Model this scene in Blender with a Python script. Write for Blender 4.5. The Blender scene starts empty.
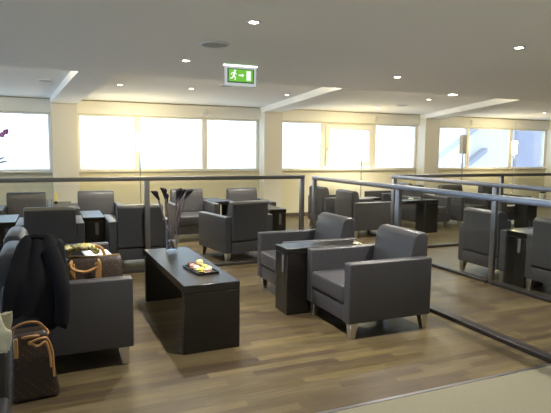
import bpy, bmesh, math, random
from mathutils import Vector, Matrix
random.seed(7)
PI = math.pi
scene = bpy.context.scene
COL = scene.collection

# ------------------------------------------------------------------ materials
def nt(name):
    m = bpy.data.materials.new(name); m.use_nodes = True
    t = m.node_tree; t.nodes.clear()
    out = t.nodes.new('ShaderNodeOutputMaterial')
    return m, t, out

def N(t, kind, **kw):
    n = t.nodes.new(kind)
    for k, v in kw.items():
        if k in n.inputs: n.inputs[k].default_value = v
        else: setattr(n, k, v)
    return n

def rgba(c): return (c[0], c[1], c[2], 1)

def pbr(name, col, rough=.5, metal=0, spec=.5, var=.0, vscale=8, bump=0, bscale=200, coat=0):
    m, t, out = nt(name)
    b = t.nodes.new('ShaderNodeBsdfPrincipled')
    b.inputs['Roughness'].default_value = rough
    b.inputs['Metallic'].default_value = metal
    b.inputs['Specular IOR Level'].default_value = spec
    b.inputs['Coat Weight'].default_value = coat
    tc = t.nodes.new('ShaderNodeTexCoord')
    nz = N(t, 'ShaderNodeTexNoise', Scale=vscale, Detail=4.0)
    t.links.new(tc.outputs['Object'], nz.inputs['Vector'])
    mx = t.nodes.new('ShaderNodeMix'); mx.data_type = 'RGBA'
    mx.inputs[6].default_value = rgba([c*(1-var) for c in col])
    mx.inputs[7].default_value = rgba([min(1, c*(1+var)) for c in col])
    t.links.new(nz.outputs['Fac'], mx.inputs[0])
    t.links.new(mx.outputs[2], b.inputs['Base Color'])
    if bump:
        n2 = N(t, 'ShaderNodeTexNoise', Scale=bscale, Detail=3.0)
        t.links.new(tc.outputs['Object'], n2.inputs['Vector'])
        bp = N(t, 'ShaderNodeBump', Strength=bump, Distance=.004)
        t.links.new(n2.outputs['Fac'], bp.inputs['Height'])
        t.links.new(bp.outputs['Normal'], b.inputs['Normal'])
    t.links.new(b.outputs['BSDF'], out.inputs['Surface'])
    return m

def emis(name, col, s):
    m, t, out = nt(name)
    e = N(t, 'ShaderNodeEmission', Color=rgba(col), Strength=s)
    t.links.new(e.outputs[0], out.inputs['Surface'])
    return m

def glassy(name, tint=(1, 1, 1), refl=.5, ior=1.45):
    """thin clear glass: straight-through transparency plus a fresnel mirror reflection"""
    m, t, out = nt(name)
    tr = N(t, 'ShaderNodeBsdfTransparent', Color=rgba(tint))
    gl = N(t, 'ShaderNodeBsdfGlossy', Roughness=.01)
    fr = N(t, 'ShaderNodeFresnel', IOR=ior)
    mu = N(t, 'ShaderNodeMath', operation='MULTIPLY'); mu.inputs[1].default_value = refl
    t.links.new(fr.outputs[0], mu.inputs[0])
    mx = t.nodes.new('ShaderNodeMixShader')
    t.links.new(mu.outputs[0], mx.inputs[0])
    t.links.new(tr.outputs[0], mx.inputs[1]); t.links.new(gl.outputs[0], mx.inputs[2])
    t.links.new(mx.outputs[0], out.inputs['Surface'])
    return m

def wood_floor():
    """strip laminate: rows along X, each row shifted at random, every strip with its own tone"""
    m, t, out = nt('laminate_planks')
    b = t.nodes.new('ShaderNodeBsdfPrincipled')
    tc = t.nodes.new('ShaderNodeTexCoord'); sp = t.nodes.new('ShaderNodeSeparateXYZ')
    t.links.new(tc.outputs['Object'], sp.inputs[0])
    def math_(op, a, b_=None):
        n = N(t, 'ShaderNodeMath', operation=op)
        for k, v in enumerate((a, b_)):
            if v is None: continue
            if isinstance(v, (int, float)): n.inputs[k].default_value = v
            else: t.links.new(v, n.inputs[k])
        return n.outputs[0]
    yr = math_('DIVIDE', sp.outputs['Y'], .072); row = math_('FLOOR', yr)
    wn = N(t, 'ShaderNodeTexWhiteNoise', noise_dimensions='1D'); t.links.new(row, wn.inputs['W'])
    xr = math_('ADD', math_('DIVIDE', sp.outputs['X'], .62), math_('MULTIPLY', wn.outputs['Value'], 7.3)); cell = math_('FLOOR', xr)
    cb = t.nodes.new('ShaderNodeCombineXYZ'); t.links.new(cell, cb.inputs[0]); t.links.new(row, cb.inputs[1])
    w2 = N(t, 'ShaderNodeTexWhiteNoise', noise_dimensions='2D'); t.links.new(cb.outputs[0], w2.inputs['Vector'])
    rp = t.nodes.new('ShaderNodeValToRGB'); e = rp.color_ramp.elements
    e[0].position = 0; e[0].color = (0.0544, 0.0377, 0.0216, 1)
    e[1].position = 1; e[1].color = (0.1225, 0.0937, 0.0432, 1)
    for p, c in ((.25, (0.0709, 0.0507, 0.0304, 1)), (.5, (0.0816, 0.0605, 0.0285, 1)), (.75, (0.0953, 0.0728, 0.0383, 1))):
        k = e.new(p); k.color = c
    t.links.new(w2.outputs['Value'], rp.inputs[0])
    mp = N(t, 'ShaderNodeMapping'); mp.inputs['Scale'].default_value = (1.6, 30, 1)
    t.links.new(tc.outputs['Object'], mp.inputs[0])
    ad = N(t, 'ShaderNodeVectorMath', operation='ADD'); t.links.new(mp.outputs[0], ad.inputs[0])
    sc_ = N(t, 'ShaderNodeVectorMath', operation='SCALE'); sc_.inputs['Scale'].default_value = 20
    t.links.new(w2.outputs['Color'], sc_.inputs[0]); t.links.new(sc_.outputs[0], ad.inputs[1])
    nz = N(t, 'ShaderNodeTexNoise', Scale=2.2, Detail=6.0, Roughness=.65, Distortion=.6)
    t.links.new(ad.outputs[0], nz.inputs['Vector'])
    mr = N(t, 'ShaderNodeMapRange'); mr.inputs[1].default_value = .3; mr.inputs[2].default_value = .72
    mr.inputs[3].default_value = .62; mr.inputs[4].default_value = 1.32
    t.links.new(nz.outputs['Fac'], mr.inputs[0])
    mx = t.nodes.new('ShaderNodeMix'); mx.data_type = 'RGBA'; mx.blend_type = 'MULTIPLY'
    mx.inputs[0].default_value = 1
    t.links.new(rp.outputs[0], mx.inputs[6]); t.links.new(mr.outputs[0], mx.inputs[7])
    # thin dark joints
    jy = math_('LESS_THAN', math_('FRACT', yr), .03); jx = math_('LESS_THAN', math_('FRACT', xr), .006)
    jm = math_('MULTIPLY', math_('MAXIMUM', jy, jx), .5)
    m2 = t.nodes.new('ShaderNodeMix'); m2.data_type = 'RGBA'; m2.inputs[7].default_value = (.04, .03, .02, 1)
    t.links.new(jm, m2.inputs[0]); t.links.new(mx.outputs[2], m2.inputs[6])
    t.links.new(m2.outputs[2], b.inputs['Base Color'])
    b.inputs['Roughness'].default_value = .33
    b.inputs['Specular IOR Level'].default_value = .5
    bp = N(t, 'ShaderNodeBump', Strength=.12, Distance=.002)
    t.links.new(nz.outputs['Fac'], bp.inputs['Height']); t.links.new(bp.outputs[0], b.inputs['Normal'])
    t.links.new(b.outputs[0], out.inputs[0])
    return m

def dark_wood():
    m, t, out = nt('wenge_veneer')
    b = t.nodes.new('ShaderNodeBsdfPrincipled')
    tc = t.nodes.new('ShaderNodeTexCoord')
    mp = N(t, 'ShaderNodeMapping'); mp.inputs['Scale'].default_value = (3, 60, 60)
    t.links.new(tc.outputs['Object'], mp.inputs[0])
    nz = N(t, 'ShaderNodeTexNoise', Scale=1.5, Detail=5.0)
    t.links.new(mp.outputs[0], nz.inputs['Vector'])
    rp = t.nodes.new('ShaderNodeValToRGB'); e = rp.color_ramp.elements
    e[0].position = .3; e[0].color = (.004, .0035, .0035, 1)
    e[1].position = .7; e[1].color = (.011, .009, .008, 1)
    t.links.new(nz.outputs['Fac'], rp.inputs[0]); t.links.new(rp.outputs[0], b.inputs['Base Color'])
    b.inputs['Roughness'].default_value = .30
    b.inputs['Specular IOR Level'].default_value = .55
    t.links.new(b.outputs[0], out.inputs[0])
    return m

def monogram():
    """brown coated canvas with a regular scatter of small tan flower marks"""
    m, t, out = nt('monogram_canvas')
    b = t.nodes.new('ShaderNodeBsdfPrincipled')
    tc = t.nodes.new('ShaderNodeTexCoord')
    mp = N(t, 'ShaderNodeMapping'); mp.inputs['Scale'].default_value = (38, 38, 38)
    mp.inputs['Rotation'].default_value = (.0, .78, .78)
    t.links.new(tc.outputs['Object'], mp.inputs[0])
    v = N(t, 'ShaderNodeTexVoronoi', Scale=1.0, Randomness=.25)
    t.links.new(mp.outputs[0], v.inputs['Vector'])
    rp = t.nodes.new('ShaderNodeValToRGB'); e = rp.color_ramp.elements
    e[0].position = .20; e[0].color = (.075, .045, .020, 1)
    e[1].position = .30; e[1].color = (.026, .015, .010, 1)
    t.links.new(v.outputs['Distance'], rp.inputs[0]); t.links.new(rp.outputs[0], b.inputs['Base Color'])
    b.inputs['Roughness'].default_value = .5
    t.links.new(b.outputs[0], out.inputs[0])
    return m

M = dict(
    paint=pbr('white_ceiling_paint', (.88, .875, .85), .85, var=.01),
    wall=pbr('cream_wall_paint', (.72, .69, .53), .8, var=.02),
    column=pbr('column_paint', (.76, .74, .67), .8, var=.01),
    frame=pbr('window_frame_paint', (.86, .85, .80), .5, var=.01),
    sill=pbr('sill_board', (.76, .73, .64), .45, var=.02),
    base=pbr('baseboard_dark', (.10, .08, .06), .5, var=.05),
    floor=wood_floor(), dark=dark_wood(), canvas=monogram(),
    carpet=pbr('olive_carpet', (.175, .165, .122), .95, spec=.1, var=.12, vscale=60, bump=.6, bscale=260),
    leather=pbr('charcoal_leather', (.042, .0405, .046), .40, spec=.5, var=.10, vscale=10, bump=.12, bscale=150),
    steel=pbr('brushed_steel', (.31, .31, .335), .34, metal=1, var=.06, vscale=30),
    legmetal=pbr('satin_aluminium', (.60, .58, .54), .32, metal=1, var=.05),
    channel=pbr('dark_base_channel', (.05, .045, .045), .35, metal=.6, var=.1),
    pane=glassy('window_glass', (.97, .99, 1), .55),
    panel=glassy('balustrade_glass', (.965, .975, .965), .05),
    clear=glassy('clear_glass', (.985, .99, .99), .5),
    water=glassy('vase_water', (.93, .94, .96), .4, 1.33),
    lamp=emis('lit_lamp_diffuser', (1, .80, .42), 42),
    spot=emis('lit_downlight', (1, .86, .62), 30),
    added_strip=emis('added_strip_emission', (1, .82, .48), 30),  # glow for the added strips above the ceiling edge
    white=pbr('white_plastic', (.75, .75, .73), .4, var=.01),
    plate=pbr('socket_plate_grey', (.10, .10, .11), .4, var=.03),
    grey=pbr('grey_mesh', (.33, .33, .33), .6, var=.03),
    lampgrey=pbr('grey_lamp_shade', (.70, .68, .62), .7, var=.04),
    tan=pbr('tan_leather', (.40, .21, .075), .5, var=.15, vscale=30),
    brass=pbr('brass', (.62, .42, .15), .3, metal=1, var=.05),
    black=pbr('black_wool', (.008, .008, .010), .95, spec=.15, var=.25, vscale=30, bump=.4, bscale=400),
    paper=pbr('white_paper', (.74, .77, .82), .6, var=.02),
    cream=pbr('cream_paper', (.66, .64, .50), .8, var=.06, vscale=25),
    stem=pbr('dark_stem', (.12, .09, .10), .45, var=.2),
    bloom=pbr('blackish_purple_petal', (.012, .006, .012), .5, var=.3),
    tray=pbr('black_lacquer', (.012, .012, .013), .25, var=.1),
    orange=pbr('orange_petal', (.75, .20, .03), .6, var=.2),
    leaf=pbr('plant_leaf', (.07, .13, .04), .5, var=.25),
    orchid=pbr('purple_orchid_petal', (.30, .08, .28), .6, var=.2),
    pot=pbr('white_pot', (.7, .7, .68), .35, var=.02),
    yellow=pbr('yellow_card', (.72, .52, .04), .5, var=.05),
    facade=pbr('pale_render', (.85, .82, .80), .9, var=.04, vscale=.5),
    slate=pbr('pale_blue_sheet_roof', (.90, .84, .80), .8, var=.03, vscale=.5),
    edge=pbr('grey_roof_edge', (.46, .44, .48), .7, var=.05),
    shutter=pbr('blue_cladding', (.42, .41, .50), .7, var=.1, vscale=1.5),
)

def scarf_mat():
    m, t, out = nt('patterned_scarf')
    b = t.nodes.new('ShaderNodeBsdfPrincipled'); b.inputs['Roughness'].default_value = .8
    tc = t.nodes.new('ShaderNodeTexCoord')
    nz = N(t, 'ShaderNodeTexNoise', Scale=26.0, Detail=2.0)
    t.links.new(tc.outputs['Object'], nz.inputs['Vector'])
    rp = t.nodes.new('ShaderNodeValToRGB'); e = rp.color_ramp.elements
    rp.color_ramp.interpolation = 'CONSTANT'
    e[0].position = 0; e[0].color = (.42, .36, .08, 1)
    e[1].position = .47; e[1].color = (.55, .50, .30, 1)
    k = e.new(.56); k.color = (.20, .19, .06, 1)
    t.links.new(nz.outputs['Fac'], rp.inputs[0]); t.links.new(rp.outputs[0], b.inputs['Base Color'])
    t.links.new(b.outputs[0], out.inputs[0])
    return m
M['scarf'] = scarf_mat()

# ------------------------------------------------------------------ mesh helpers
def rbox(bm, x0, x1, y0, y1, z0, z1, bev=0, seg=2, mat=None, taper=None, mi=0):
    r = bmesh.ops.create_cube(bm, size=1)
    vs = r['verts']
    for v in vs:
        top = v.co.z > 0
        v.co = Vector((x0+(v.co.x+.5)*(x1-x0), y0+(v.co.y+.5)*(y1-y0), z0+(v.co.z+.5)*(z1-z0)))
        if taper and not top:
            cx, cy = (x0+x1)/2, (y0+y1)/2
            v.co.x = cx+(v.co.x-cx)*taper; v.co.y = cy+(v.co.y-cy)*taper
    es = list({e for v in vs for e in v.link_edges})
    for f in {f for v in vs for f in v.link_faces}: f.material_index = mi
    if bev:
        g = bmesh.ops.bevel(bm, geom=es, offset=bev, segments=seg, profile=.6, affect='EDGES')
        vs = list({v for f in g['faces'] for v in f.verts} | {v for v in vs if v.is_valid})
    if mat is not None:
        for v in vs: v.co = mat @ v.co
    return vs

def poly_prism(bm, pts, axis, a, b, bev=0, seg=2):
    """extrude an outline; axis 'x': pts are (y,z) swept from x=a to x=b; 'z': pts are (x,y)"""
    def P(p, s):
        return Vector((s, p[0], p[1])) if axis == 'x' else (Vector((p[0], s, p[1])) if axis == 'y' else Vector((p[0], p[1], s)))
    A = [bm.verts.new(P(p, a)) for p in pts]; B = [bm.verts.new(P(p, b)) for p in pts]
    fs = [bm.faces.new(A), bm.faces.new(B[::-1])]
    n = len(pts)
    for i in range(n): fs.append(bm.faces.new((A[i], B[i], B[(i+1) % n], A[(i+1) % n])))
    bmesh.ops.recalc_face_normals(bm, faces=fs)
    if bev:
        es = list({e for f in fs for e in f.edges})
        bmesh.ops.bevel(bm, geom=es, offset=bev, segments=seg, profile=.6, affect='EDGES')

def lathe(bm, prof, n=24, c=(0, 0, 0), mi=0):
    rings = []
    for r, z in prof:
        if r < 1e-6: rings.append([bm.verts.new((c[0], c[1], c[2]+z))])
        else: rings.append([bm.verts.new((c[0]+r*math.cos(2*PI*i/n), c[1]+r*math.sin(2*PI*i/n), c[2]+z)) for i in range(n)])
    for a, b in zip(rings, rings[1:]):
        for i in range(n):
            j = (i+1) % n
            if len(a) == 1 and len(b) == 1: continue
            if len(a) == 1: f = bm.faces.new((a[0], b[j], b[i]))
            elif len(b) == 1: f = bm.faces.new((a[i], a[j], b[0]))
            else: f = bm.faces.new((a[i], a[j], b[j], b[i]))
            f.material_index = mi

def tube(bm, pts, rad, n=10, sx=1.0, caps=True):
    pts = [Vector(p) for p in pts]
    rings = []
    up = Vector((0, 0, 1))
    prev = None
    for i, p in enumerate(pts):
        t = (pts[min(i+1, len(pts)-1)]-pts[max(i-1, 0)]).normalized()
        if prev is None:
            ref = up if abs(t.dot(up)) < .9 else Vector((1, 0, 0))
            a = t.cross(ref).normalized()
        else:
            a = (prev-t*prev.dot(t)).normalized()
        prev = a
        b = t.cross(a)
        r = rad[i] if isinstance(rad, (list, tuple)) else rad
        rings.append([bm.verts.new(p+a*r*sx*math.cos(2*PI*k/n)+b*r*math.sin(2*PI*k/n)) for k in range(n)])
    for A, B in zip(rings, rings[1:]):
        for k in range(n): bm.faces.new((A[k], A[(k+1) % n], B[(k+1) % n], B[k]))
    if caps: bm.faces.new(rings[0][::-1]); bm.faces.new(rings[-1])

def smooth_path(pts, m=6):
    pts = [Vector(p) for p in pts]; out = []
    q = [pts[0]]+pts+[pts[-1]]
    for i in range(1, len(q)-2):
        for k in range(m):
            t = k/m
            a, b, c, d = q[i-1], q[i], q[i+1], q[i+2]
            out.append(.5*((2*b)+(c-a)*t+(2*a-5*b+4*c-d)*t*t+(3*b-a-3*c+d)*t**3))
    out.append(pts[-1]); return out

def obj(name, bm, mats, parent=None, loc=None, rz=0, smooth=40):
    bmesh.ops.recalc_face_normals(bm, faces=bm.faces)
    me = bpy.data.meshes.new(name); bm.to_mesh(me); bm.free()
    for p in me.polygons: p.use_smooth = bool(smooth)
    if smooth: me.set_sharp_from_angle(angle=math.radians(smooth))
    for m in (mats if isinstance(mats, (list, tuple)) else [mats]): me.materials.append(m)
    o = bpy.data.objects.new(name, me); COL.objects.link(o)
    if parent: o.parent = parent
    if loc is not None: o.location = loc
    o.rotation_euler.z = rz
    return o

def BM(): return bmesh.new()

def tag(o, label, cat, group=None):
    o['label'] = label; o['category'] = cat
    if group: o['group'] = group
    return o

def thing(name, label, cat, loc=(0, 0, 0), rz=0, group=None):
    o = bpy.data.objects.new(name, None); COL.objects.link(o)
    o.empty_display_size = .1
    o.location = loc; o.rotation_euler = (0, 0, rz)
    return tag(o, label, cat, group)

def struct(name, bm, m, parent=None, smooth=0):
    o = obj(name, bm, m, parent, smooth=smooth)
    if parent is None: o['kind'] = 'structure'
    return o

def dup(root, loc, rz, label):
    r = root.copy(); COL.objects.link(r); r.location = loc; r.rotation_euler = (0, 0, rz)
    r['label'] = label
    for ch in list(root.children):
        c = ch.copy(); COL.objects.link(c); c.parent = r
        for g in list(ch.children):
            d = g.copy(); COL.objects.link(d); d.parent = c
    return r

def box_struct(name, x0, x1, y0, y1, z0, z1, m):
    b = BM(); rbox(b, x0, x1, y0, y1, z0, z1); return struct(name, b, m)

# ------------------------------------------------------------------ the setting
XL, XR, YF, YW = -5.0, 15.0, -3.5, 10.5     # left, right, behind, window wall
ZC, ZR, YE = 2.27, 2.37, 6.0               # ceiling, recessed ceiling, its edge
YC = 2.43                                   # where planks meet the carpet
box_struct('floor', XL, XR, YC, YW+.2, -.1, 0, M['floor'])
box_struct('floor_carpet', XL, XR, YF, YC-.012, -.1, .001, M['carpet'])
box_struct('trim_1', XL, XR, YC-.012, YC+.012, -.1, .004, M['steel'])
box_struct('ceiling', XL, XR, YF, YE, ZC, ZC+.3, M['paint'])
box_struct('ceiling_recess', XL, XR, YE, YW+.2, ZR, ZR+.22, M['paint'])
# left wall, out of view, has glazing added to light the room: posts, a low kerb, a header and clear panes
def added_glazed_wall(name, n0, length, place):
    b = BM(); k = int(round(length/2.3)); st = length/k
    rbox(b, 0, length, 0, .2, -.1, .06); rbox(b, 0, length, 0, .2, 2.2, 2.6)
    for i in range(k+1): rbox(b, max(0, i*st-.05), min(length, i*st+.05), 0, .2, .06, 2.2)
    o = struct(name, b, M['wall']); o.matrix_world = place
    for i in range(k):
        b = BM(); rbox(b, i*st+.05, (i+1)*st-.05, .09, .105, .06, 2.2)
        p = struct('window_%d' % (n0+i), b, M['pane']); p.matrix_world = place  # panes of the added left glazing
added_glazed_wall('wall_left', 20, YW-YF, Matrix.Translation((XL, YF, 0)) @ Matrix.Rotation(PI/2, 4, 'Z'))
box_struct('wall_right', XR, XR+.2, YF, YW+.2, -.1, 2.6, M['wall'])
box_struct('wall_front', XL, XR, YF-.2, YF, -.1, 2.6, M['wall'])
# window wall: parapet, header, piers behind the columns
ZB, ZT = 1.05, 2.105
cols = [(-4.18, -3.75), (.0, .44), (4.10, 4.52), (8.28, 8.72), (12.74, 13.18)]
b = BM()
rbox(b, XL, XR, YW, YW+.2, 0, ZB)
rbox(b, XL, XR, YW, YW+.2, ZT, ZR)
for a, c in cols: rbox(b, a, c, YW, YW+.2, ZB, ZT)
struct('wall_back', b, M['wall'])
box_struct('baseboard_back', XL, XR, YW-.015, YW, 0, .08, M['base'])
for i, (a, c) in enumerate(cols):
    b = BM(); rbox(b, a, c, 10.2, YW, 0, ZC-.003, .006, 1)
    struct('column', b, M['column'])
# ceiling beams, fanning out from the columns to the edge of the lowered ceiling
near = [(-3.2, -2.75), (.28, .69), (3.49, 3.93), (6.63, 7.07), (9.85, 10.3)]
for (a, c), (p, q) in zip(cols, near):
    b = BM(); poly_prism(b, [(a, YW), (c, YW), (c, 10.2), (q, YE), (p, YE), (a, 10.2)], 'z', ZC-.002, ZR)
    struct('trim_beam', b, M['paint'])
# unseen warm strips added behind the lowered ceiling edge to brighten the recess
for i, (xa, xb) in enumerate(((-2.7, .2), (.75, 3.4), (4.0, 6.5), (7.15, 9.7))):
    b = BM(); rbox(b, xa, xb, YE+.0005, YE+.018, ZC+.03, ZC+.06, .003, 1)
    struct('added_glow_strip', b, M['added_strip'])
# sill board per bay and window units
def window(n, x0, x1, casement=False):
    root = bpy.data.objects.new('window_%d' % n, None); COL.objects.link(root)
    root['kind'] = 'structure'; root.location = ((x0+x1)/2, YW, ZB)
    w = (x1-x0)/2; h = ZT-ZB
    b = BM(); f = .055
    for s in (-1, 1): rbox(b, s*w-(f if s > 0 else 0), s*w+(0 if s > 0 else f), .02, .10, 0, h, .006, 1)
    rbox(b, -w+f, w-f, .02, .10, 0, .03, .006, 1); rbox(b, -w+f, w-f, .02, .10, h-.03, h, .006, 1)
    obj('window_frame', b, M['frame'], root)
    g = f
    if casement:
        b = BM(); k = .16
        for s in (-1, 1): rbox(b, s*(w-f)-(k-f if s > 0 else 0), s*(w-f)+(0 if s > 0 else k-f), -.015, .06, .06, h-.03, .01, 2)
        rbox(b, -w+k, w-k, -.015, .06, .06, .06+.12, .01, 2); rbox(b, -w+k, w-k, -.015, .06, h-.15, h-.03, .01, 2)
        sash = obj('sash', b, M['frame'], root)
        b = BM(); rbox(b, -w+.09, -w+.115, -.05, -.015, .42, .50, .006, 2); rbox(b, -w+.092, -w+.113, -.062, -.045, .42, .58, .006, 2)
        obj('window_handle', b, M['white'], sash)
        g = k
    b = BM(); rbox(b, -w+g-.02, w-g+.02, .045, .057, .02, h-.02)
    obj('pane', b, M['pane'], root, smooth=0)
bays = [[(-3.75, -2.55), (-2.55, -1.25), (-1.25, .0)], [(.44, 1.545), (1.545, 2.905), (2.905, 4.10)],
        [(4.52, 5.67), (5.67, 7.035), (7.035, 8.28)], [(8.72, 9.915), (9.915, 11.41), (11.41, 12.74)]]
n = 0
for bi, bay in enumerate(bays):
    for (x0, x1) in bay:
        n += 1; window(n, x0, x1, casement=(bi == 2 and x0 == 5.67))
    b = BM(); rbox(b, bay[0][0], bay[-1][1], YW-(.17 if bay is bays[0] else .05), YW+.02, ZB-.03, ZB, .006, 2)
    struct('trim_sill', b, M['sill'], smooth=40)
    b = BM(); rbox(b, bay[0][0], bay[-1][1], YW-.07, YW, ZT+.015, ZR-.02, .008, 2)
    struct('trim_blind_box', b, M['frame'], smooth=40)

# ------------------------------------------------------------------ armchairs
def make_chair():
    t = thing('armchair', '', 'armchair', group='charcoal leather lounge armchairs')
    W, A, D = .365, .090, .40
    for s in (-1, 1):
        b = BM(); x0, x1 = (W-A, W) if s > 0 else (-W, -W+A)
        rbox(b, x0, x1, -D, D-.02, .125, .60, .016, 3)
        obj('armrest', b, M['leather'], t)
    b = BM(); rbox(b, -W+A, W-A, -D+.012, D-.04, .125, .265, .010, 2)
    obj('seat_base', b, M['leather'], t)
    b = BM(); rbox(b, -W+A+.003, W-A-.003, -D-.004, .24, .268, .415, .030, 4)
    for v in b.verts:
        if v.co.z > .36:
            u = 1-(v.co.x/.27)**2; w = max(0, 1-((v.co.y+.09)/.29)**2)
            v.co.z += .012*u*w
    obj('seat_cushion', b, M['leather'], t)
    b = BM()
    poly_prism(b, [(.245, .275), (.21, .43), (.255, .70), (.275, .785), (.31, .818), (.375, .818), (.412, .785), (.408, .60), (.398, .275)], 'x', -.272, .272, .018, 3)
    for v in b.verts:
        k = max(0, (v.co.z-.62)/.2)
        v.co.z -= .030*k*(v.co.x/.272)**2*abs(v.co.x/.272)
        if v.co.y < .28: v.co.y -= .014*(1-(v.co.x/.272)**2)
    obj('backrest', b, M['leather'], t)
    b = BM(); rbox(b, -W+A, W-A, .365, D-.005, .125, .262, .012, 2)
    obj('rear_panel', b, M['leather'], t)
    for sx in (-1, 1):
        for sy in (-1, 1):
            b = BM(); cx, cy = sx*(W-.055), sy*(D-.065)
            vs = rbox(b, cx-.036, cx+.036, cy-.036, cy+.036, 0, .127, .004, 1, taper=.62)
            for v in vs:
                k = 1-v.co.z/.127
                v.co.x += sx*.008*k; v.co.y += sy*.010*k
            obj('leg', b, M['legmetal'], t)
    return t
FACE_Y, FACE_MY, FACE_X, FACE_MX = PI, 0, PI/2, -PI/2   # turn so the front looks along +Y, -Y, +X, -X
proto = make_chair(); first = [True]
def chair(x, y, rz, label):
    if first[0]:
        first[0] = False
        proto.location = (x, y, 0); proto.rotation_euler.z = rz; proto['label'] = label; return proto
    return dup(proto, (x, y, 0), rz, label)
chair(2.45, 3.70, FACE_MX, 'foreground grey leather armchair right of the black side table, nearest to camera')
chair(2.37, 4.715, FACE_MX, 'grey leather armchair behind the black side table, its arm rising beside the table')
chair(.07, 3.865, FACE_X, 'dark leather armchair at left carrying the handbag and black coat')
chair(.05, 4.635, FACE_X, 'dark leather armchair just behind the one with the handbag, white sheet on its arm')
chair(-.60, 2.10, FACE_X, 'armchair mostly cut off by the bottom left picture edge, cream paper on its arm')
chair(-.045, 6.76, FACE_Y, 'leather armchair seen from behind, left of the two behind the coat and handbag')
chair(.955, 6.75, FACE_Y, 'leather armchair seen from behind, standing left of the calla lilies behind a balustrade post')
chair(2.295, 6.76, FACE_Y+.20, 'grey leather armchair turned away, between calla vase and low black block table')
chair(-.38, 8.42, FACE_MY, 'leather armchair facing the camera at far left under the window')
chair(.62, 8.42, FACE_MY, 'armchair facing the camera with warm lamplight across its back, left window bay')
chair(2.09, 8.42, FACE_MY, 'armchair facing the camera right behind the dark calla blooms')
chair(3.09, 8.42, FACE_MY, 'armchair facing the camera, half hidden above the back of the turned-away armchair')
chair(5.02, 7.785, FACE_X, 'armchair in side view facing right, framed by the long glass balustrade')
chair(5.0, 8.79, FACE_X, 'armchair facing right, farthest of the pair, beside the gap between two balustrades')
chair(6.68, 8.25, FACE_MY, 'armchair facing the camera behind the small table with drinks at right')
chair(6.68, 9.35, FACE_MX, 'low dark armchair against the far wall, behind the small table with drinks')
chair(7.62, 8.2, FACE_MY, 'armchair behind the steel balustrade, right neighbour of the one by the drinks table')
chair(8.52, 8.0, FACE_MY, 'rightmost dark armchair in the far row, below the lit slim lamp')
chair(5.0, 4.62, FACE_X, 'armchair seen from behind through glass, left of the lamplit table at right')
chair(5.0, 3.62, FACE_X, 'armchair cut by the right picture edge, seen from behind through glass')

# ------------------------------------------------------------------ tables
t = thing('coffee_table', 'long low black-brown coffee table carrying the vase and the sweets', 'coffee table', (1.01, 4.28, 0), .025)
b = BM(); rbox(b, -.21, .21, -.745, .745, .442, .50, .004, 1); obj('tabletop', b, M['dark'], t)
for s in (-1, 1):
    b = BM(); y0 = .685 if s > 0 else -.745
    rbox(b, -.21, .21, y0, y0+.06, 0, .4415, .004, 1); obj('leg_panel', b, M['dark'], t)

def make_side():
    t = thing('side_table', '', 'side table', group='black block side tables')
    b = BM(); rbox(b, -.39, .39, -.133, .133, .545, .60, .004, 1); obj('tabletop', b, M['dark'], t)
    b = BM(); rbox(b, -.385, -.09, -.129, .129, 0, .5445, .004, 1); ped = obj('pedestal', b, M['dark'], t)
    b = BM(); rbox(b, -.387, -.385, -.055, -.015, .375, .53, .001, 1); obj('socket_plate', b, M['plate'], ped)
    return t
sproto = make_side(); sfirst = [True]
def side(x, y, rz, label):
    if sfirst[0]:
        sfirst[0] = False; sproto.location = (x, y, 0); sproto.rotation_euler.z = rz; sproto['label'] = label; return sproto
    return dup(sproto, (x, y, 0), rz, label)
side(2.25, 4.21, 0, 'tall black side table with grey socket plate between the two foreground armchairs')
side(-.55, 7.1, PI/2, 'black side table with pale shiny top at far left edge of the picture')
side(.455, 7.25, PI/2, 'black side table with pale shiny top between the two armchairs seen from behind')
side(3.03, 7.36, PI/2, 'black block side table beside the turned-away armchair, left of the balustrade end')
side(.12, 8.75, -PI/2, 'black side table with tumbler and yellow card, between the two far left armchairs')
side(2.59, 8.75, -PI/2, 'black side table between two armchairs beyond the turned-away armchair')
side(5.26, 8.287, 0, 'black side table between the two armchairs that face right')
side(6.03, 7.6, PI, 'black side table with small drinks items, in the middle of the right-hand lounge')
side(5.02, 4.12, 0, 'black side table with lamplit top between two armchairs behind right-hand glass')
side(8.45, 7.10, -PI/2, 'black side table carrying the orange flowers at the far right edge')

# ------------------------------------------------------------------ balustrades
def balustrade(label, p, q, posts, h=1.10):
    """p -> q run of steel and glass; posts are distances along the run"""
    P, Q = Vector((p[0], p[1], 0)), Vector((q[0], q[1], 0))
    L = (Q-P).length; ang = math.atan2(Q.y-P.y, Q.x-P.x)
    t = thing('glass_balustrade', label, 'balustrade', P, ang, 'steel and glass balustrades')
    b = BM(); rbox(b, -.03, L+.03, -.028, .028, h-.022, h+.026, .006, 2); obj('handrail', b, M['steel'], t)
    for d in posts:
        b = BM(); rbox(b, d-.03, d+.03, -.022, .022, 0, h-.0225, .005, 2); obj('post', b, M['steel'], t)
    e = sorted(posts)
    for a, c in zip(e, e[1:]):
        b = BM(); rbox(b, a+.04, c-.04, -.006, .006, .055, h-.06); obj('glass_panel', b, M['panel'], t, smooth=0)
        b = BM(); rbox(b, a+.031, c-.031, -.045, .045, 0, .035, .004, 1); obj('base_channel', b, M['channel'], t)
    return t
balustrade('steel and glass balustrade crossing behind the coffee table, left half of the room', (-4.7, 6.23), (3.05, 6.23), (0, 1.9, 3.8, 5.715, 7.75), 1.11)
balustrade('nearest glass balustrade, running towards the camera right of the foreground armchair', (3.18, 6.12), (3.18, 2.36), (0, 1.83, 3.75))
balustrade('glass balustrade on the far side of the right-hand passage, in front of two armchair backs', (4.47, 6.15), (4.47, 2.36), (.0, 1.86, 3.75))
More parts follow.
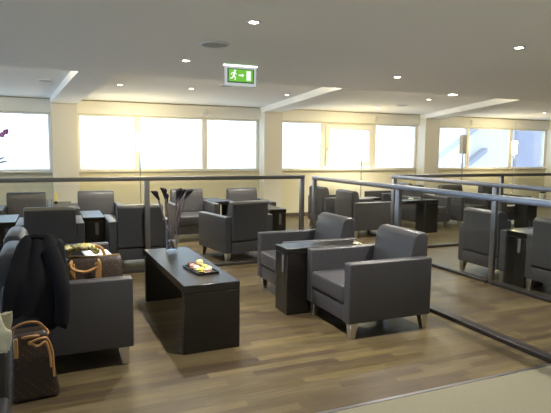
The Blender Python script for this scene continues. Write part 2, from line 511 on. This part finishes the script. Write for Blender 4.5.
balustrade('far steel balustrade running right from the passage, in front of the far right armchairs', (4.60, 6.32), (11.2, 6.32), (0.0, 2.1, 4.3, 6.5))

# ------------------------------------------------------------------ things on the coffee table
t = thing('glass_vase', 'clear cylinder glass vase with a little water on the coffee table', 'vase', (1.0, 4.80, .5))
b = BM(); lathe(b, [(0, .0), (.056, 0), (.058, .01), (.058, .245), (.053, .245), (.053, .022), (0, .022)], 28); obj('vase_body', b, M['clear'], t, smooth=50)
b = BM(); lathe(b, [(0, .0225), (.0525, .0225), (.0525, .11), (0, .11)], 28); obj('water', b, M['water'], t, smooth=50)
heads = [(-.115, .02, .565, -.6), (-.055, -.02, .585, -.3), (-.03, .045, .53, -.1), (.055, -.02, .575, .3), (.095, .03, .57, .5), (.14, -.01, .575, .7)]
nm = ['leftmost dark calla lily of the bunch, leaning furthest left', 'second dark calla lily from the left in the glass vase',
      'lowest dark calla lily, just left of the middle of the bunch', 'dark calla lily just right of the middle of the bunch',
      'second dark calla lily from the right in the glass vase', 'rightmost dark calla lily of the bunch, leaning furthest right']
for i, ((hx, hy, hz, lean), lb) in enumerate(zip(heads, nm)):
    f = thing('calla_lily', lb, 'flower', (1.0, 4.80, .526), 0, 'calla lilies in the vase')
    foot = Vector((-hx*.25, -hy*.3, 0.003)); head = Vector((hx, hy, hz-.026-.055))
    mid = foot.lerp(head, .55)+Vector((hx*.06, 0, .01))
    path = smooth_path([foot, mid, head], 7)
    b = BM(); tube(b, path, .0078, 8); obj('stem', b, M['stem'], f)
    d = (path[-1]-path[-3]).normalized()
    d = (d+Vector((lean*.45, 0, 0))).normalized()
    b = BM(); n_ = 16; prof = [(.008, -.024), (.014, .004), (.020, .030), (.026, .050), (.029, .066), (.024, .076)]
    rings = []
    for r, z in prof:
        ring = []
        for k in range(n_):
            a = 2*PI*k/n_
            zz = z+(.018*(r/.029)**2*math.cos(a) if z > .04 else 0)
            ring.append(b.verts.new((r*math.cos(a)*(1.12 if r > .03 else 1), r*math.sin(a), zz)))
        rings.append(ring)
    for A_, B_ in zip(rings, rings[1:]):
        for k in range(n_): b.faces.new((A_[k], A_[(k+1) % n_], B_[(k+1) % n_], B_[k]))
    lathe(b, [(.005, .02), (.006, .04), (.004, .058), (0, .062)], 8)
    rot = Vector((0, 0, 1)).rotation_difference(d).to_matrix().to_4x4()
    flip = Matrix.Rotation(0 if lean > 0 else PI, 4, 'Z')
    for v in b.verts: v.co = path[-1]+(rot @ flip @ v.co)
    obj('bloom', b, M['bloom'], f)

t = thing('serving_tray', 'small black rectangular tray of sweets on the coffee table', 'tray', (1.06, 3.98, .5), .12)
b = BM(); rbox(b, -.085, .085, -.165, .165, 0, .008, .003, 1); obj('tray_base', b, M['tray'], t)
b = BM()
for s in (-1, 1):
    rbox(b, s*.085-.004, s*.085+.004, -.169, .169, .002, .017, .002, 1); rbox(b, -.081, .081, s*.165-.004, s*.165+.004, .002, .017, .002, 1)
obj('tray_rim', b, M['tray'], t)
macs = [(-.035, .125, 0, 'dark brown', (.06, .03, .015)), (.030, .130, 0, 'light brown', (.24, .14, .06)), (-.045, .055, 0, 'dusky pink', (.55, .22, .20)),
        (.025, .060, 0, 'beige', (.62, .46, .26)), (-.040, -.020, 0, 'pale cream', (.75, .68, .46)), (.032, -.012, 0, 'yellow-green', (.52, .52, .10)),
        (-.035, -.095, 0, 'bright lemon yellow', (.78, .66, .10)), (.035, -.088, 0, 'pale green', (.55, .60, .26)), (.0, -.133, 1, 'pale pink', (.65, .36, .30)), (.0, .02, 2, 'cream yellow', (.74, .62, .30))]
for x, y, lvl, cn, c in macs:
    m = pbr('macaron_'+cn.replace(' ', '_').replace('-', '_'), c, .7, var=.08, vscale=60)
    b = BM(); r = .027
    lathe(b, [(0, 0), (r*.75, .001), (r, .007), (r*.97, .011), (r*.88, .0125)], 16, mi=0)
    lathe(b, [(r*.88, .0125), (r*.9, .0155), (r*.88, .018)], 16, mi=1)
    lathe(b, [(r*.88, .018), (r*.97, .0195), (r, .0235), (r*.8, .032), (r*.4, .036), (0, .037)], 16, mi=0)
    ca, sa = math.cos(.12), math.sin(.12)
    if lvl == 1: x, y = .0, -.138
    o = obj('macaron', b, [m, M['cream']], None, (1.06+x*ca-y*sa, 3.98+x*sa+y*ca, .5085+(.037 if lvl == 2 else 0)))
    tag(o, cn+' macaron on the black tray'+(', lying on top of the others' if lvl == 2 else ''), 'macaron', 'macarons on the tray')

# ------------------------------------------------------------------ bags, coat, papers at left
bag = thing('handbag', 'brown monogram-pattern canvas handbag with tan handles lying on the left armchair', 'handbag', (.25, 3.78, .435), -.05)
b = BM(); rbox(b, -.20, .18, -.10, .13, 0, .285, .045, 4)
for v in b.verts:
    k = v.co.z/.285
    v.co.y = .015+(v.co.y-.015)*(1-.55*max(0, k-.35)/.65)
    v.co.z -= .03*k*(1-math.cos(v.co.x*9))*.5+.012*k*math.sin(v.co.x*21)
obj('bag_body', b, M['canvas'], bag)
def strap(path, r, sx=.45): 
    b = BM(); tube(b, smooth_path(path, 6), r, 8, sx); return b
fh = obj('handle', strap([(-.15, -.085, .262), (-.158, -.115, .245), (-.14, -.125, .215), (-.07, -.132, .195), (.0, -.125, .215), (.025, -.115, .245), (.018, -.085, .262)], .013, .8), M['tan'], bag)
obj('handle', strap([(-.17, .05, .25), (-.15, .06, .31), (-.08, .045, .345), (-.01, .04, .345), (.05, .05, .315), (.07, .05, .25)], .011, .8), M['tan'], bag)
for x in (-.15, .018):
    b = BM(); rbox(b, x-.021, x+.021, -.106, -.098, .12, .25, .003, 1); obj('leather_tab', b, M['tan'], bag)
    b = BM(); lathe(b, [(0, 0), (.013, 0), (.013, .006), (0, .008)], 14)
    for v in b.verts: v.co = Vector((x*1.1+v.co.x, -.128-v.co.z, .252+v.co.y))
    obj('ring', b, M['brass'], bag)
b = BM(); tube(b, [(-.18, .015, .278), (0, .015, .270), (.16, .015, .274)], .006, 6); zp = obj('zip', b, M['brass'], bag)
b = BM(); rbox(b, .15, .165, -.012, -.004, .245, .285, .003, 1); obj('zip_pull', b, M['brass'], zp)

b = BM()
pth = [Vector((-.22, .02, 0)), Vector((-.15, -.01, .02)), Vector((-.09, .02, .01)), Vector((-.03, -.02, .03)), Vector((.03, .01, .015)), Vector((.06, -.03, -.01))]
tube(b, smooth_path(pth, 6), .020, 10, 1.7)
for i, v in enumerate(b.verts): v.co += Vector((0, .006*math.sin(i*1.7), .006*math.sin(i*2.3)))
tag(obj('scarf', b, M['scarf'], None, (.20, 3.79, .755)), 'yellow and olive patterned scarf bunched over the handbag top', 'scarf')

# coat: a draped sheet over the near arm and the back of the left armchair
co = thing('coat', 'black wool coat thrown over the arm and back of the left armchair', 'coat', (-.09, 3.67, .585))
b = BM(); nu, nv = 30, 30
prof = [(.22, .25), (.12, .275), (.02, .265), (-.07, .19), (-.155, .08), (-.185, -.05), (-.19, -.18), (-.195, -.27)]
pp = smooth_path([Vector((0, y, z)) for y, z in prof], 5); grid = []
for i in range(nu+1):
    u = i/nu; x = -.10+.25*u; row = []
    for j, p in enumerate(pp):
        v = j/(len(pp)-1)
        dz = .022*math.sin(u*11+v*3)*(.4+v)+.012*math.sin(u*23-v*5)
        dy = -.018*abs(math.sin(u*9+v*2))*v-.006
        cut = (1-u)*.16*max(0, v-.5)/.5
        xx = x+.03*math.sin(v*7)*(.5-u)-.13*v*(1-u)
        drop = .03*u*(1-v)**2+.07*max(0, abs(u-.5)*2-.45)**2*(1-v)+.03*max(0, abs(u-.5)*2-.6)
        row.append(b.verts.new((xx, p.y+dy, p.z+dz*.8+cut-drop)))
    grid.append(row)
for i in range(nu):
    for j in range(len(pp)-1): b.faces.new((grid[i][j], grid[i+1][j], grid[i+1][j+1], grid[i][j+1]))
o = obj('coat_body', b, M['black'], co, smooth=80)
sm = o.modifiers.new('thick', 'SOLIDIFY'); sm.thickness = .018; sm.offset = 1
b = BM(); tube(b, smooth_path([(.06, -.08, .22), (.10, -.17, .10), (.12, -.225, -.04), (.11, -.23, -.22)], 6), [.05]*7+[.048]*6+[.044]*6, 12, 1.0)
obj('sleeve', b, M['black'], co)
b = BM(); tube(b, smooth_path([(-.06, .12, .262), (-.03, .06, .285), (.04, .05, .28), (.09, .11, .25)], 6), [.026]*19, 10, 1.3)
obj('collar', b, M['black'], co)

# white sheet lying on the arm of the armchair behind
b = BM(); g = []
for i in range(9):
    g.append([b.verts.new((-.10+.2*i/8, -.12+.26*j/8, .004+.012*(abs(j-4)/4)**2*(1 if j > 4 else .3)*0+.010*math.sin(i/8*PI)*(.3+.1*j/8))) for j in range(9)])
for i in range(8):
    for j in range(8): b.faces.new((g[i][j], g[i+1][j], g[i+1][j+1], g[i][j+1]))
o = obj('paper_sheet', b, M['paper'], None, (.31, 4.42, .602), .1, smooth=80)
o.modifiers.new('thick', 'SOLIDIFY').thickness = .003
tag(o, 'white sheet of paper lying on the armchair arm behind the handbag', 'paper')

# cream crumpled paper over the arm at the left edge
b = BM(); g = []
for i in range(15):
    u = i/14; row = []
    for j in range(19):
        v = j/18
        y = .055-.12*v
        z = .02+.13*math.sin(PI*min(1, v*1.05))**.6*(.55+.45*u)+.020*math.sin(u*13+v*6)+.012*math.sin(v*19+u*4)
        row.append(b.verts.new((-.14+.26*u+.02*math.sin(v*9), y, max(.004, z))))
    g.append(row)
for i in range(14):
    for j in range(18): b.faces.new((g[i][j], g[i+1][j], g[i+1][j+1], g[i][j+1]))
o = obj('crumpled_paper', b, M['cream'], None, (-.32, 2.42, .602), 0, smooth=70)
o.modifiers.new('thick', 'SOLIDIFY').thickness = .004
tag(o, 'crumpled cream paper on the armchair arm at the left picture edge', 'paper')

# bucket bag on the floor
bk = thing('bucket_bag', 'brown monogram-pattern bucket bag with tan drawstrings standing on the floor', 'bag', (-.14, 3.27, 0), .1)
b = BM(); rbox(b, -.135, .135, -.095, .095, 0, .40, .04, 4)
for v in b.verts:
    k = v.co.z/.4
    s = 1.0-.22*k-.12*max(0, k-.75)/.25
    v.co.x *= s; v.co.y *= s
    v.co.x += .012*math.sin(v.co.z*17)*k; v.co.x += -.02*k
obj('bag_body', b, M['canvas'], bk)
b = BM(); pts = []
for k in range(25):
    a = 2*PI*k/24; pts.append((-.015+.098*math.cos(a), .068*math.sin(a), .372+.008*math.sin(3*a)))
tube(b, pts, .009, 8, .8); obj('rim_band', b, M['tan'], bk)
obj('shoulder_strap', strap([(-.105, .0, .36), (-.105, -.02, .42), (-.04, -.04, .455), (.035, -.03, .44), (.085, .0, .36)], .009, .6), M['tan'], bk)
obj('drawstring', strap([(-.02, -.085, .35), (.03, -.10, .37), (.07, -.09, .36), (.095, -.085, .28), (.098, -.088, .20), (.10, -.092, .13)], .007, 1), M['tan'], bk)
obj('drawstring', strap([(-.02, -.085, .35), (.02, -.105, .33), (.06, -.10, .345), (.08, -.095, .27), (.085, -.095, .19)], .007, 1), M['tan'], bk)
b = BM(); rbox(b, -.105, -.082, -.095, -.082, .27, .385, .004, 1); obj('leather_tab', b, M['tan'], bk)
b = BM(); lathe(b, [(0, 0), (.012, 0), (.012, .006), (0, .008)], 12)
for v in b.verts: v.co = Vector((-.02+v.co.x, -.088-v.co.z, .35+v.co.y))
obj('ring', b, M['brass'], bk)

# ------------------------------------------------------------------ small things on the far tables
def tumbler(x, y, z, label, h=.11, k=1.0):
    t = thing('tumbler', label, 'glass', (x, y, z), 0, 'drinking glasses')
    b = BM(); lathe(b, [(0, 0), (.031*k, 0), (.037*k, h), (.034*k, h), (.029*k, .012), (0, .012)], 20); obj('glass_body', b, M['clear'], t, smooth=50)
tumbler(-.06, 8.30, .6015, 'clear tumbler standing on the arm of the far left window-side armchair', .115, 1.12)
c = thing('menu_card', 'slim upright yellow card with black foot on the far left side table', 'card', (.03, 8.80, .6005))
b = BM(); rbox(b, -.022, .022, -.018, .018, 0, .035, .004, 1); obj('foot', b, M['tray'], c)
b = BM(); rbox(b, -.015, .015, -.004, .004, .0352, .17, .002, 1); obj('card', b, M['yellow'], c)
tumbler(6.28, 7.68, .6005, 'clear tumbler at the right end of the drinks table in the right-hand lounge')
tumbler(6.12, 7.56, .6005, 'second clear tumbler, near the middle of the drinks table in the right-hand lounge')
s = thing('snack_bowl', 'small white bowl on the drinks table in the right-hand lounge', 'bowl', (5.86, 7.55, .6005))
b = BM(); lathe(b, [(0, 0), (.025, 0), (.052, .035), (.049, .036), (.024, .006), (0, .006)], 20); obj('bowl', b, M['pot'], s)
b = BM()
for k in range(7):
    r_ = bmesh.ops.create_icosphere(b, subdivisions=1, radius=.013)
    for v in r_['verts']: v.co += Vector((.025*math.cos(k*.95)*(k > 0), .025*math.sin(k*.95)*(k > 0), .032+.006*(k == 0)))
snack = obj('snacks', b, M['cream'], s); snack['kind'] = 'stuff'
tumbler(4.86, 4.13, .6005, 'clear tumbler on the lamplit side table behind right-hand glass')

fp = thing('flower_pot', 'small pot of orange flowers at the right edge between the rails', 'plant', (8.47, 7.0, .6005))
b = BM(); lathe(b, [(0, 0), (.05, 0), (.065, .11), (.058, .11), (.05, .09), (0, .09)], 20); obj('pot', b, M['pot'], fp)
b = BM()
for k in range(26):
    a = random.uniform(0, 2*PI); l = random.uniform(.06, .13); h = random.uniform(.02, .10)
    p0 = Vector((.02*math.cos(a), .02*math.sin(a), .09)); p2 = Vector((l*math.cos(a), l*math.sin(a), .09+h)); w = Vector((-math.sin(a), math.cos(a), 0))*.016
    pm = (p0+p2)/2+Vector((0, 0, .03))
    q = [b.verts.new(v) for v in (p0, pm-w, p2, pm+w)]; b.faces.new(q)
fo = obj('foliage', b, M['leaf'], fp); fo.modifiers.new('thick', 'SOLIDIFY').thickness = .002
for k in range(7):
    b = BM(); a = k*.9; r0 = .0 if k == 0 else .08
    for j in range(6):
        q = 2*PI*j/6
        r_ = bmesh.ops.create_icosphere(b, subdivisions=1, radius=.017)
        for v in r_['verts']: v.co = Vector((v.co.x*1.2+.02*math.cos(q), v.co.y*1.2+.02*math.sin(q), v.co.z*.6))+Vector((r0*math.cos(a), r0*math.sin(a), .19+.02*(k % 2)))
    tube(b, [(r0*.2*math.cos(a), r0*.2*math.sin(a), .09), (r0*math.cos(a), r0*math.sin(a), .19+.02*(k % 2))], .003, 5)
    obj('flower', b, M['orange'], fp)

# orchid on the sill at the left edge
orc = thing('potted_orchid', 'purple orchid at the left picture edge against the bright window', 'plant', (-.93, YW-.085, ZB))
b = BM(); lathe(b, [(0, 0), (.055, 0), (.07, .13), (.062, .13), (.055, .11), (0, .11)], 20); obj('pot', b, M['pot'], orc)
def blade(b, a, l, h, w):
    p = [Vector((l*t*math.cos(a), min(.06, l*t*math.sin(a)*.3), .11+h*math.sin(t*2.2))) for t in (0, .25, .5, .75, 1)]
    L_, R_ = [], []
    for i, c_ in enumerate(p):
        ww = w*math.sin(PI*(.12+.86*i/4)); L_.append(b.verts.new(c_+Vector((0, -ww*.6, ww*.6)))); R_.append(b.verts.new(c_+Vector((0, ww*.5, -ww*.5))))
    for i in range(4): b.faces.new((L_[i], L_[i+1], R_[i+1], R_[i]))
for a, l, h in ((0.1, .23, .06), (3.0, .25, .08), (.4, .20, .13), (3.4, .2, .14)):
    b = BM(); blade(b, a, l, h, .028); o = obj('leaf', b, M['leaf'], orc); o.modifiers.new('thick', 'SOLIDIFY').thickness = .004
b = BM(); st = smooth_path([(0, 0, .1), (.0, -.01, .4), (.03, -.03, .65), (.12, -.03, .74), (.2, -.03, .70)], 6); tube(b, st, .005, 6); obj('stem', b, M['leaf'], orc)
for k, (x, z) in enumerate(((.19, .69), (.13, .64), (.05, .68), (.215, .72))):
    b = BM()
    for j in range(5):
        a = 2*PI*j/5+.3
        r_ = bmesh.ops.create_icosphere(b, subdivisions=2, radius=.024)
        sc = .55 if k == 3 else 1
        for v in r_['verts']: v.co = Vector((x+sc*(v.co.x+.026*math.cos(a)), -.05+v.co.y*.25*sc, z+sc*(v.co.z+.026*math.sin(a))))
    obj('flower', b, M['orchid'], orc)

# ------------------------------------------------------------------ lamps
def floor_lamp(x, y, label, lit=True):
    t = thing('floor_lamp', label, 'floor lamp', (x, y, 0), 0, 'slim floor lamps')
    b = BM(); lathe(b, [(0, 0), (.13, 0), (.13, .012), (.12, .018), (0, .02)], 28); obj('base', b, M['steel'], t)
    b = BM(); tube(b, [(0, 0, .018), (0, 0, 1.44)], .011, 10); obj('pole', b, M['grey'], t)
    if lit:
        b = BM(); lathe(b, [(0, 1.44), (.05, 1.44), (.055, 1.45), (.055, 1.75), (.05, 1.76), (0, 1.76)], 24); obj('lamp_shade', b, M['lamp'], t)
    else:
        b = BM(); rbox(b, -.06, .06, -.06, .06, 1.43, 1.87, .008, 2); obj('lamp_shade', b, M['lampgrey'], t)
floor_lamp(1.46, 9.65, 'lit slim floor lamp by the left window mullion, above the calla lilies')
floor_lamp(6.15, 9.65, 'lit slim floor lamp in front of the opening casement window')
floor_lamp(8.95, 9.65, 'unlit grey floor lamp beside the third column, in the right window bay', False)
floor_lamp(10.60, 9.65, 'rightmost lit slim floor lamp, before the blue-tinted window')

def downlight(x, y, zc, label, r=.03, W=26, vis=True):
    t = thing('downlight', label, 'ceiling light', (x, y, zc), 0, 'recessed ceiling downlights')
    b = BM(); lathe(b, [(r, -.004), (r+.012, -.006), (r+.016, -.0005), (r, -.0005)], 24); obj('trim_ring', b, M['white'], t)
    b = BM(); lathe(b, [(0, -.0008), (r, -.0008), (r, -.003), (0, -.003)], 24); obj('lens', b, M['spot'], t)
    L = bpy.data.lights.new('downlight_beam', 'SPOT'); L.energy = W; L.spot_size = math.radians(120); L.spot_blend = .8
    L.color = (1, .95, .85); L.shadow_soft_size = .03
    o = bpy.data.objects.new('beam', L); COL.objects.link(o); o.parent = t; o.location = (0, 0, -.02)
DW = 120
for x, y, z, lb, r in [
    (1.214, 3.213, ZC, 'recessed ceiling downlight nearest the top edge, left of picture centre', .030),
    (1.158, 4.82, ZC, 'small recessed ceiling downlight left of the exit sign', .029),
    (3.366, 3.078, ZC, 'recessed ceiling downlight near the top right corner', .030),
    (3.50, 4.823, ZC, 'recessed ceiling downlight right of centre, just in front of the second beam', .030),
    (5.24, 5.90, ZC, 'wide bright recessed downlight at the ceiling edge, right of centre', .058),
    (1.95, 7.80, ZR, 'recessed downlight in the window-side ceiling below the exit sign', .030),
    (3.57, 7.9, ZR, 'recessed downlight beside the left flank of the second beam', .030),
    (.92, 7.82, ZR, 'recessed downlight in the window-side ceiling next to the first beam', .030),
    (6.05, 7.4, ZR, 'recessed downlight in the window-side ceiling behind the wide bright one', .030),
    (6.27, 9.3, ZR, 'recessed downlight above the opening casement window', .030),
    (10.3, 8.6, ZR, 'recessed downlight above the right window bay', .030)]:
    downlight(x, y, z, lb, r, DW)
for k, (x, y) in enumerate([(-2.2, .6), (1.2, .3), (4.2, .3), (7.4, 1.6), (7.4, 4.2), (-2.4, 4.0), (10.5, 3.0), (1.2, -2), (4.6, -2)]):  # extra downlights out of view, added to raise the room brightness
    downlight(x, y, ZC, 'added unseen ceiling downlight behind or beside the camera, brightening the room', .030, DW)

def speaker(x, y, z, r, label):
    t = thing('ceiling_speaker', label, 'ceiling speaker', (x, y, z), 0, 'round ceiling speakers')
    b = BM(); lathe(b, [(r*.86, -.006), (r*.9, -.011), (r, -.006), (r, -.0005), (r*.86, -.0005)], 32); obj('rim', b, M['white'], t)
    b = BM(); lathe(b, [(0, -.001), (r*.86, -.001), (r*.86, -.007), (0, -.009)], 32); obj('grille', b, M['grey'], t)
speaker(1.187, 3.99, ZC, .118, 'large round grey speaker in the lowered ceiling, left of centre')
speaker(2.31, 7.17, ZR, .10, 'round ceiling speaker in the recess just below the exit sign')
speaker(6.35, 8.55, ZR, .11, 'round ceiling speaker in the recess before the right window bay')
speaker(-.05, 7.8, ZR, .10, 'round ceiling speaker in the recess at far left')

# exit sign
ex = thing('exit_sign', 'green lit emergency exit sign with running figure, arrow and door under the ceiling', 'exit sign', (1.70, 4.86, ZC))
b = BM(); rbox(b, -.17, .17, -.012, .012, -.012, -.0005, .003, 2); obj('light_housing', b, emis('sign_tube', (.82, 1, .85), 2.0), ex)
b = BM(); rbox(b, -.160, .160, -.008, .008, -.196, -.0125, .003, 1); fr = obj('sign_frame', b, emis('sign_edge_lit_acrylic', (.85, .92, .90), .28), ex)
b = BM(); rbox(b, -.135, .135, -.0105, -.0085, -.168, -.033); obj('sign_border', b, pbr('sign_border_grey', (.20, .25, .22), .5, var=.02), fr, smooth=0)
b = BM(); rbox(b, -.122, .122, -.0125, -.0107, -.156, -.040); pan = obj('green_panel', b, emis('sign_green', (.17, .50, .06), .52), ex, smooth=0)
wm = emis('sign_white', (.9, 1, .85), .6)
b = BM(); y0, y1 = -.0145, -.0127
rbox(b, .058, .100, y0, y1, -.142, -.052); obj('door_symbol', b, wm, pan, smooth=0)
b = BM(); rbox(b, -.022, .012, y0, y1, -.102, -.090)
poly_prism(b, [(.010, -.112), (.034, -.096), (.010, -.080)], 'y', y0, y1); obj('arrow_symbol', b, wm, pan, smooth=0)
b = BM(); lathe(b, [(0, 0), (.010, 0), (.010, .0018), (0, .0018)], 14)
for v in b.verts: v.co = Vector((-.060+v.co.x, y0+v.co.z, -.056+v.co.y))
def limb(p, q, w):
    p, q = Vector((p[0], p[1])), Vector((q[0], q[1])); d = (q-p).normalized(); n2 = Vector((-d.y, d.x))*w/2
    poly_prism(b, [tuple(p-n2), tuple(q-n2), tuple(q+n2), tuple(p+n2)], 'y', y0, y1)
limb((-.064, -.066), (-.074, -.104), .018); limb((-.066, -.072), (-.044, -.088), .008); limb((-.070, -.072), (-.092, -.078), .008); limb((-.092, -.078), (-.100, -.094), .008)
limb((-.074, -.102), (-.056, -.118), .010); limb((-.056, -.118), (-.060, -.142), .009); limb((-.076, -.102), (-.086, -.124), .010); limb((-.086, -.124), (-.108, -.128), .009)
obj('running_figure_symbol', b, wm, pan, smooth=0)

# blind chain brackets on the header
for x, lb in ((2.905, 'small white blind bracket on the header between the left bay windows'), (7.035, 'small white blind bracket on the header right of the casement window'),
              (9.915, 'small blind bracket on the header above the unlit grey lamp'), (11.41, 'small blind bracket on the header above the rightmost lit lamp')):
    t = thing('blind_bracket', lb, 'bracket', (x, YW-.07, ZT+.02), 0, 'blind brackets')
    b = BM(); rbox(b, -.03, .03, -.03, -.0005, .06, .16, .006, 2); rbox(b, -.065, .03, -.045, -.0305, .03, .09, .006, 2); obj('bracket', b, M['white'], t)
    b = BM(); tube(b, [(-.05, -.036, .03), (-.05, -.036, -.02)], .004, 6); obj('chain', b, M['white'], t)

# ------------------------------------------------------------------ outside the right-hand windows
bd = thing('building', 'pale blue building with sloping roof edge outside the right-hand windows', 'building', (27, 26, -6))
b = BM(); poly_prism(b, [(-6.4, 0), (-6.4, 6.25), (-1.5, 9.35), (10, 9.35), (10, 0)], 'y', 0, 6); obj('facade', b, M['slate'], bd, smooth=0)
b = BM(); poly_prism(b, [(-6.7, 6.0), (-6.7, 6.25), (-1.3, 9.68), (-1.3, 9.43)], 'y', -.4, 0); obj('roof_edge', b, M['edge'], bd, smooth=0)
b = BM(); poly_prism(b, [(-3.0, 6.45), (-3.0, 6.75), (-1.3, 7.8), (-1.3, 7.5)], 'y', -.5, -.01); obj('stair_rail', b, M['edge'], bd, smooth=0)
b = BM(); rbox(b, 1.5, 3.9, -.3, -.01, 0, 9.2); rbox(b, 2.4, 4.2, -.2, -.01, 0, 9.2); obj('cladding', b, M['shutter'], bd, smooth=0)

# ------------------------------------------------------------------ light, camera, colour
w = bpy.data.worlds.new('overcast'); scene.world = w; w.use_nodes = True
bgn = w.node_tree.nodes['Background']
bgn.inputs[0].default_value = (.62, .79, 1.0, 1); bgn.inputs[1].default_value = 1.5

Rm = Matrix(((0.9195495, 0.03278437, -0.39160426), (-0.39285657, 0.10107048, -0.91402871), (0.00961377, 0.99433895, 0.10581887)))
cam = bpy.data.cameras.new('camera'); cam.sensor_width = 36; cam.lens = 36*520/551
cam.clip_start = .05; cam.clip_end = 200
co_ = bpy.data.objects.new('camera', cam); COL.objects.link(co_)
co_.matrix_world = Matrix.Translation((0, 0, 1.45)) @ Rm.to_4x4()
scene.camera = co_
vs = scene.view_settings
vs.view_transform = 'Standard'; vs.look = 'None'; vs.gamma = 1; vs.use_curve_mapping = False
vs.exposure = 1.1
scene.cycles.use_denoising = True
scene.cycles.max_bounces = 8; scene.cycles.transparent_max_bounces = 24
scene.cycles.sample_clamp_indirect = 6
